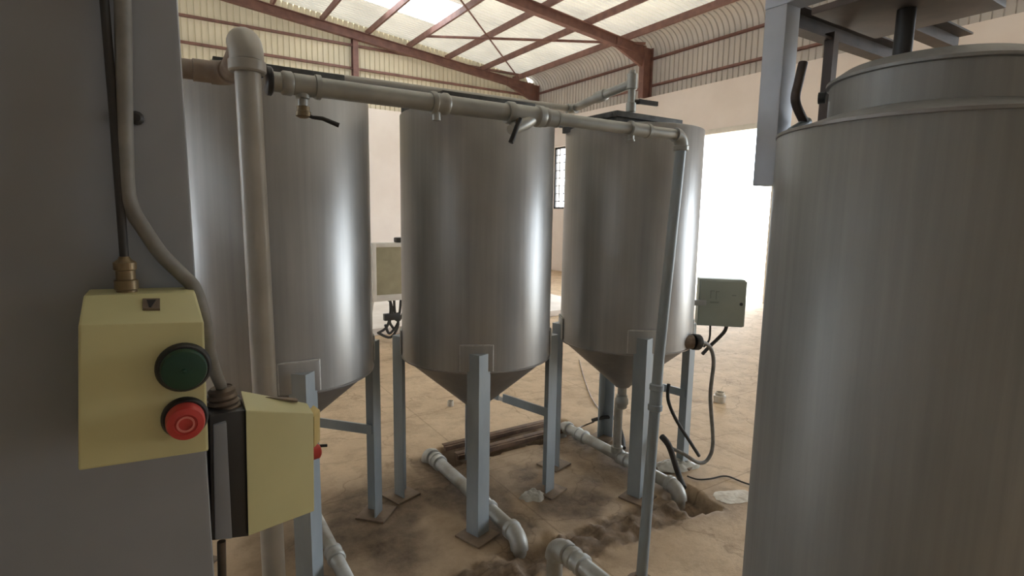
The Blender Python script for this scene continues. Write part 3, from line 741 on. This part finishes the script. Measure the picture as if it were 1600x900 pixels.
# pot, powder, rags
p = fl(1124, 628)
T = thing('plastic_pot', 'small white plastic pot standing alone on the floor near the doorway', 'pot', tuple(p))
MB().lathe([(.05, 0), (.056, .004), (.062, .055), (.062, .07), (.045, .075), (.0449, .07)], p, (0, 0, 1), 28).build('body', 'pot', T)
MB().lathe([(.046, .074), (.046, .10), (.038, .105), (.0379, .08)], p, (0, 0, 1), 28).build('neck', 'pot', T)
def heap(name, px, py, rx, ry, h, mat, label, cat, seed, tilt=0, z0=0.0, kind=None):
    c = fl(px, py); vs = []; fs = []; n = 22; m = 36
    for i in range(n + 1):
        r = i / n
        for k in range(m):
            a = 2 * math.pi * k / m
            w = 1 + .35 * noise.fractal(Vector((math.cos(a) * 1.3 + seed, math.sin(a) * 1.3, 0)), 1, 2, 3)
            x = rx * r * w * math.cos(a); y = ry * r * w * math.sin(a)
            z = h * (1 - r * r) * (.6 + .9 * abs(noise.fractal(Vector((x * 18 + seed, y * 18, 1)), 1, 2, 4))) + .001
            vs.append((c.x + x * math.cos(tilt) - y * math.sin(tilt), c.y + x * math.sin(tilt) + y * math.cos(tilt), z + z0 if r < 1 else 0.0005))
    for i in range(n):
        for k in range(m):
            a = i * m + k; bb = i * m + (k + 1) % m; fs.append((a, bb, bb + m, a + m))
    b = MB(); b.add(vs, fs); return tag(b.build(name, mat, smooth=80, origin=tuple(c)), label, cat, kind=kind)
heap('powder_patch', 1150, 776, .17, .085, .008, 'powder', 'patch of spilled white powder on the floor beside the near right tank', 'powder', 3, -.35, kind='stuff')
heap('plastic_sheet', 832, 776, .085, .07, .055, 'rag', 'crumpled shiny plastic at the foot of the middle tank\'s right leg', 'plastic', 8)
heap('plastic_sheet', 1056, 728, .17, .11, .05, 'rag', 'crumpled white plastic at the foot of the doorway tank\'s right leg', 'plastic', 15, -.3)
# ================================================================== FAR ELECTRICAL PANEL
ec = at(622, 424, 7.6)
T = thing('electrical_panel', 'olive electrical panel in a white frame, seen between the first two tanks', 'electrical panel', (ec.x, ec.y, 0))
w, h = .46, .42
x0, x1, z0, z1 = ec.x - w + .06, ec.x + w + .06, ec.z - h, ec.z + h
b = MB(); b.box((x0 + .05, ec.y - .02, z0 + .05), (x1 - .05, ec.y + .14, z1 - .05)); b.build('panel_board', 'panel', T, bevel=.004)
b = MB()
b.box((x0, ec.y - .05, z0), (x0 + .06, ec.y + .16, z1)); b.box((x1 - .06, ec.y - .05, z0), (x1, ec.y + .16, z1))
b.box((x0 + .06, ec.y - .05, z0), (x1 - .06, ec.y + .16, z0 + .09)); b.box((x0 + .06, ec.y - .05, z1 - .06), (x1 - .06, ec.y + .16, z1))
b.build('frame', 'panel_frame', T, bevel=.004)
b = MB(); b.box((ec.x - .02, ec.y - .02, z1), (ec.x + .32, ec.y + .12, z1 + .075)); b.build('top_unit', 'dark', T, bevel=.02)
for x in (x0 + .04, x1 - .06):
    b = MB(); b.bar((x - (0.12 if x < ec.x else -0.1), ec.y + .1, 0), (x, ec.y + .1, z0 + .02), .05, .05, (0, 1, 0)); b.build('leg', 'panel_frame', T)
zb = z0 + .02
for pts in (((-.12, 0), (-.12, -.22), (-.18, -.42), (-.32, -.5)), ((-.06, 0), (-.05, -.2), (.0, -.4), (-.12, -.58), (-.3, -.5)), ((.05, 0), (.02, -.25), (-.02, -.4), (-.14, -.52), (-.2, -.38)), ((.12, 0), (.11, -.14), (.02, -.33), (-.06, -.3)), ((-.2, 0), (-.12, -.04), (-.09, -.2), (-.13, -.35), (-.05, -.48))):
    b = MB(); b.tube([(ec.x + a, ec.y + .02, zb + c2) for a, c2 in pts], .02, 8, 5); b.build('cable', 'rubber', T)
b = MB(); b.box((ec.x - .22, ec.y - .02, zb - .32), (ec.x + .02, ec.y + .06, zb - .22)); b.build('cable_clamp', 'dark', T, bevel=.01)

# ================================================================== NEAR LEFT CABINET AND SWITCH BOXES
CY = .70
cr_t = at(282, 0, CY); cr_b = at(331, 887, CY)
cx = .5 * (cr_t.x + cr_b.x)
T = thing('machine_cabinet', 'tall grey machine cabinet filling the left edge, behind the yellow box', 'cabinet', (cx, CY, 0))
b = MB(); b.box((cx - 1.15, CY, 0.0), (cx, CY + .32, 2.75)); b.build('body', 'cabinet', T, bevel=.006)
b = MB(); b.box((cx - .40, CY - .004, 1.98), (cx - .195, CY + .01, 2.6))
q = at(199, 462, .672)
q_gland = q
b = MB(); b.lathe([(.009, -.01), (.009, .006), (.0105, .007), (.0105, .016), (.0085, .017), (.0085, .026), (.0100, .027), (.0100, .034), (.006, .037), (.0045, .04)], q, (0, 0, 1), 18); BRASS = b
q = at(213, 185, CY)
b = MB(); b.lathe([(.007, 0), (.007, .004), (.004, .007)], (q.x, CY, q.z), (0, -1, 0), 12); b.build('screw', 'dark', T)

# push-button station
BY = .60
def A(px, py, y=BY): return at(px, py, y)
T = thing('push_button_box', 'cream-yellow push-button box with one green and one red button, on the grey cabinet', 'switch box', tuple(A(235, 715)))
TLx, TRx = 122, 320
fl_t = A(TLx, 508); fr_t = A(319, 503); fr_b = A(326, 705); fl_b = A(TLx, 736)
bl_t = A(TLx + 8, 462, .65); br_t = A(305, 457, .65)
def back(p, y=CY - .001): return Vector((p.x, y, p.z))
b = MB()
ring = [fl_b, fr_b, fr_t, br_t, bl_t, fl_t]
# front face, chamfer, sides and back as one closed body
V = [fl_b, fr_b, fr_t, fl_t, br_t, bl_t, back(fl_b), back(fr_b), back(br_t), back(bl_t)]
b.add(V, [(0, 1, 2, 3), (3, 2, 4, 5), (5, 4, 8, 9), (0, 6, 7, 1), (6, 9, 8, 7), (1, 7, 8, 4, 2), (0, 3, 5, 9, 6)])
b.build('housing', 'yellow', T, bevel=.002, smooth=14)
nf = Vector((0, -1, 0))
for px, py, rr, mat, nm in ((287, 573, .0195, 'green', 'green_button'), (289, 651, .0165, 'red', 'red_button')):
    c = A(px, py)
    MB().lathe([(rr * 1.22, -.003), (rr * 1.22, .004), (rr * 1.1, .007), (rr * .9, .007)], c, nf, 36).build('bezel', 'black', T)
    if mat == 'green': prof = [(rr, .0), (rr, .012), (rr * .94, .016), (rr * .7, .0175), (.001, .018)]
    else: prof = [(rr, .0), (rr, .018), (rr * .92, .023), (rr * .6, .024), (rr * .55, .0225), (.001, .0225)]
    B = MB().lathe(prof, c, nf, 40).build(nm, mat, T)
    if mat == 'red':
        b = MB(); b.lathe([(rr * .46, .0222), (rr * .46, .0238), (rr * .36, .0238), (rr * .36, .0222)], c, nf, 32, caps=False); b.build('button_ring', 'redline', B)
    else:
        MB().lathe([(rr * .12, .017), (rr * .10, .0195), (.0005, .02)], c, nf, 16).build('button_dimple', 'green', B)
BRASS.build('cable_gland', 'brass', T)
MB().tube([q_gland + Vector((0, 0, .03)), q_gland + Vector((0, .008, .12)), q_gland + Vector((.0, .012, .30)), q_gland + Vector((-.004, .012, 1.2))], .004, 10, 4).build('cable', 'rubber', T)
# small dark emblem plate on the sloping top
def ch_pt(px, py):
    n = (fr_t - fl_t).cross(bl_t - fl_t); d = ray(px, py); return EYE + d * ((fl_t - EYE).dot(n) / d.dot(n))
n = (fr_t - fl_t).cross(bl_t - fl_t).normalized()
if n.y > 0: n = -n
def plate(pxs, mat, nm, lift):
    q = [ch_pt(*p) for p in pxs]; b = MB(); b.hexa([p - n * .001 for p in q] + [p + n * lift for p in q]); return b.build(nm, mat, T)
plate([(223, 471), (250, 471), (250, 487), (223, 487)], 'gland', 'emblem_plate', .0035)
plate([(229, 474), (244, 474), (236, 485), (233, 485)], 'black', 'emblem', .0042)

# second switch box, hung beyond the cabinet's right side
Y2 = .82
f = [at(388, 838, Y2), at(491, 799, Y2 + .05), at(490, 646, Y2 + .05), at(384, 641, Y2)]
T = thing('rotary_switch_box', 'smaller cream-yellow switch box with a black side, beyond the cabinet\'s right edge', 'switch box', tuple(f[0]))
bk = [Vector((p.x - .02, p.y + .085, p.z)) for p in f]
tb = [at(425, 611, Y2 + .05), at(478, 629, Y2 + .07)]
tl, tr2 = at(376, 610, Y2 + .055), at(480, 630, Y2 + .105)
b = MB()
sft = Vector((.012, .10, 0))
bb = [f[0] + sft, f[1] + sft, tr2 + Vector((.004, .03, -.04)), tl + Vector((.01, .05, -.06))]
b.add([f[0], f[1], f[2], f[3], tl, tr2, bb[0], bb[1], bb[2], bb[3]],
      [(0, 1, 2, 3), (3, 2, 5, 4), (4, 5, 8, 9), (0, 6, 7, 1), (6, 9, 8, 7), (1, 7, 8, 5, 2), (0, 3, 4, 9, 6)])
b.build('cover', 'yellow', T, bevel=.002, smooth=14)
# dark slot on the sloping top
def pl_pt(o, n, px, py):
    d = ray(px, py); return EYE + d * ((o - EYE).dot(n) / d.dot(n))
n2 = (f[2] - f[3]).cross((tl + tr2) / 2 - (f[2] + f[3]) / 2).normalized()
if n2.z < 0: n2 = -n2
q = [pl_pt((f[2] + f[3]) / 2, n2, *p) for p in ((414, 622), (465, 628), (463, 624), (425, 621))]
b = MB(); b.hexa([p - n2 * .001 for p in q] + [p + n2 * .002 for p in q]); b.build('slot', 'gland', T)
# black side; the grey strip paints in the reflection on it
g0 = [at(331, 845, Y2 - .01), at(389, 838, Y2 + .004), at(384, 641, Y2 + .004), at(327, 648, Y2 - .01)]
b = MB(); s = Vector((.0, .09, 0)); b.hexa([g0[0], g0[1], g0[1] + s, g0[0] + s, g0[3], g0[2], g0[2] + s, g0[3] + s]); b.build('base', 'black', T, bevel=.002)
g1 = [at(336, 844, Y2 - .012), at(363, 842, Y2 - .012), at(354, 660, Y2 - .012), at(333, 664, Y2 - .012)]
s = Vector((0, .012, 0)); b = MB(); b.hexa([g1[0], g1[1], g1[1] + s, g1[0] + s, g1[3], g1[2], g1[2] + s, g1[3] + s]); b.build('reflection_strip', 'cabinet', T, bevel=.002)
gp = at(351, 640, Y2 + .03)
gt = at(346, 606, Y2 + .03)
L = (gt - gp).length
MB().lathe([(.022, -.006), (.022, .006), (.019, .008), (.021, .012), (.018, .016), (.02, .02), (.017, .024), (.018, .03), (.014, .034), (.013, L)], gp, gt - gp, 22).build('cable_gland', 'gland', T)
q = at(497, 705, Y2 + .10)
MB().lathe([(.013, 0), (.013, .012), (.010, .015)], q - Vector((.012, 0, 0)), (1, .2, 0), 20).build('side_button', 'red', T)
q0 = [at(491, 652, Y2 + .055), at(500, 640, Y2 + .075), at(500, 690, Y2 + .075), at(491, 700, Y2 + .055)]
s = Vector((-.004, .03, 0)); b = MB(); b.hexa([q0[3], q0[2], q0[2] + s, q0[3] + s, q0[0], q0[1], q0[1] + s, q0[0] + s]); b.build('side_flange', 'yellow_side', T, bevel=.002)
b = MB(); b.tube([at(346, 846, Y2 + .03), at(347, 900, Y2 + .03), at(347, 960, Y2 + .03), at(340, 1100, Y2 + .02)], .006, 10, 4); b.build('cable', 'gland', T)
# bracket tying the box back to the cabinet
m0 = at(333, 745, Y2 + .03)
b = MB(); b.box((cx - .005, CY + .17, m0.z - .03), (m0.x + .02, CY + .24, m0.z + .03)); b.build('bracket', 'cabinet', T)

# conduit from the upper left down behind the button box into the gland
cp = [A(190, -60, .69), A(193, 60, .685), A(195, 200, .685), A(198, 290, .682), A(207, 328, .68), A(225, 358, .68), A(252, 397, .68), A(285, 430, .685), A(304, 452, .68), A(319, 500, .685), A(326, 545, .72), A(334, 575, .78), gt + Vector((0, 0, .002))]
b = MB(); b.tube(cp, .0075, 12, 6); tag(b.build('conduit', 'conduit', origin=tuple(cp[4])), 'grey flexible conduit curving down the cabinet face into the smaller switch box', 'conduit')
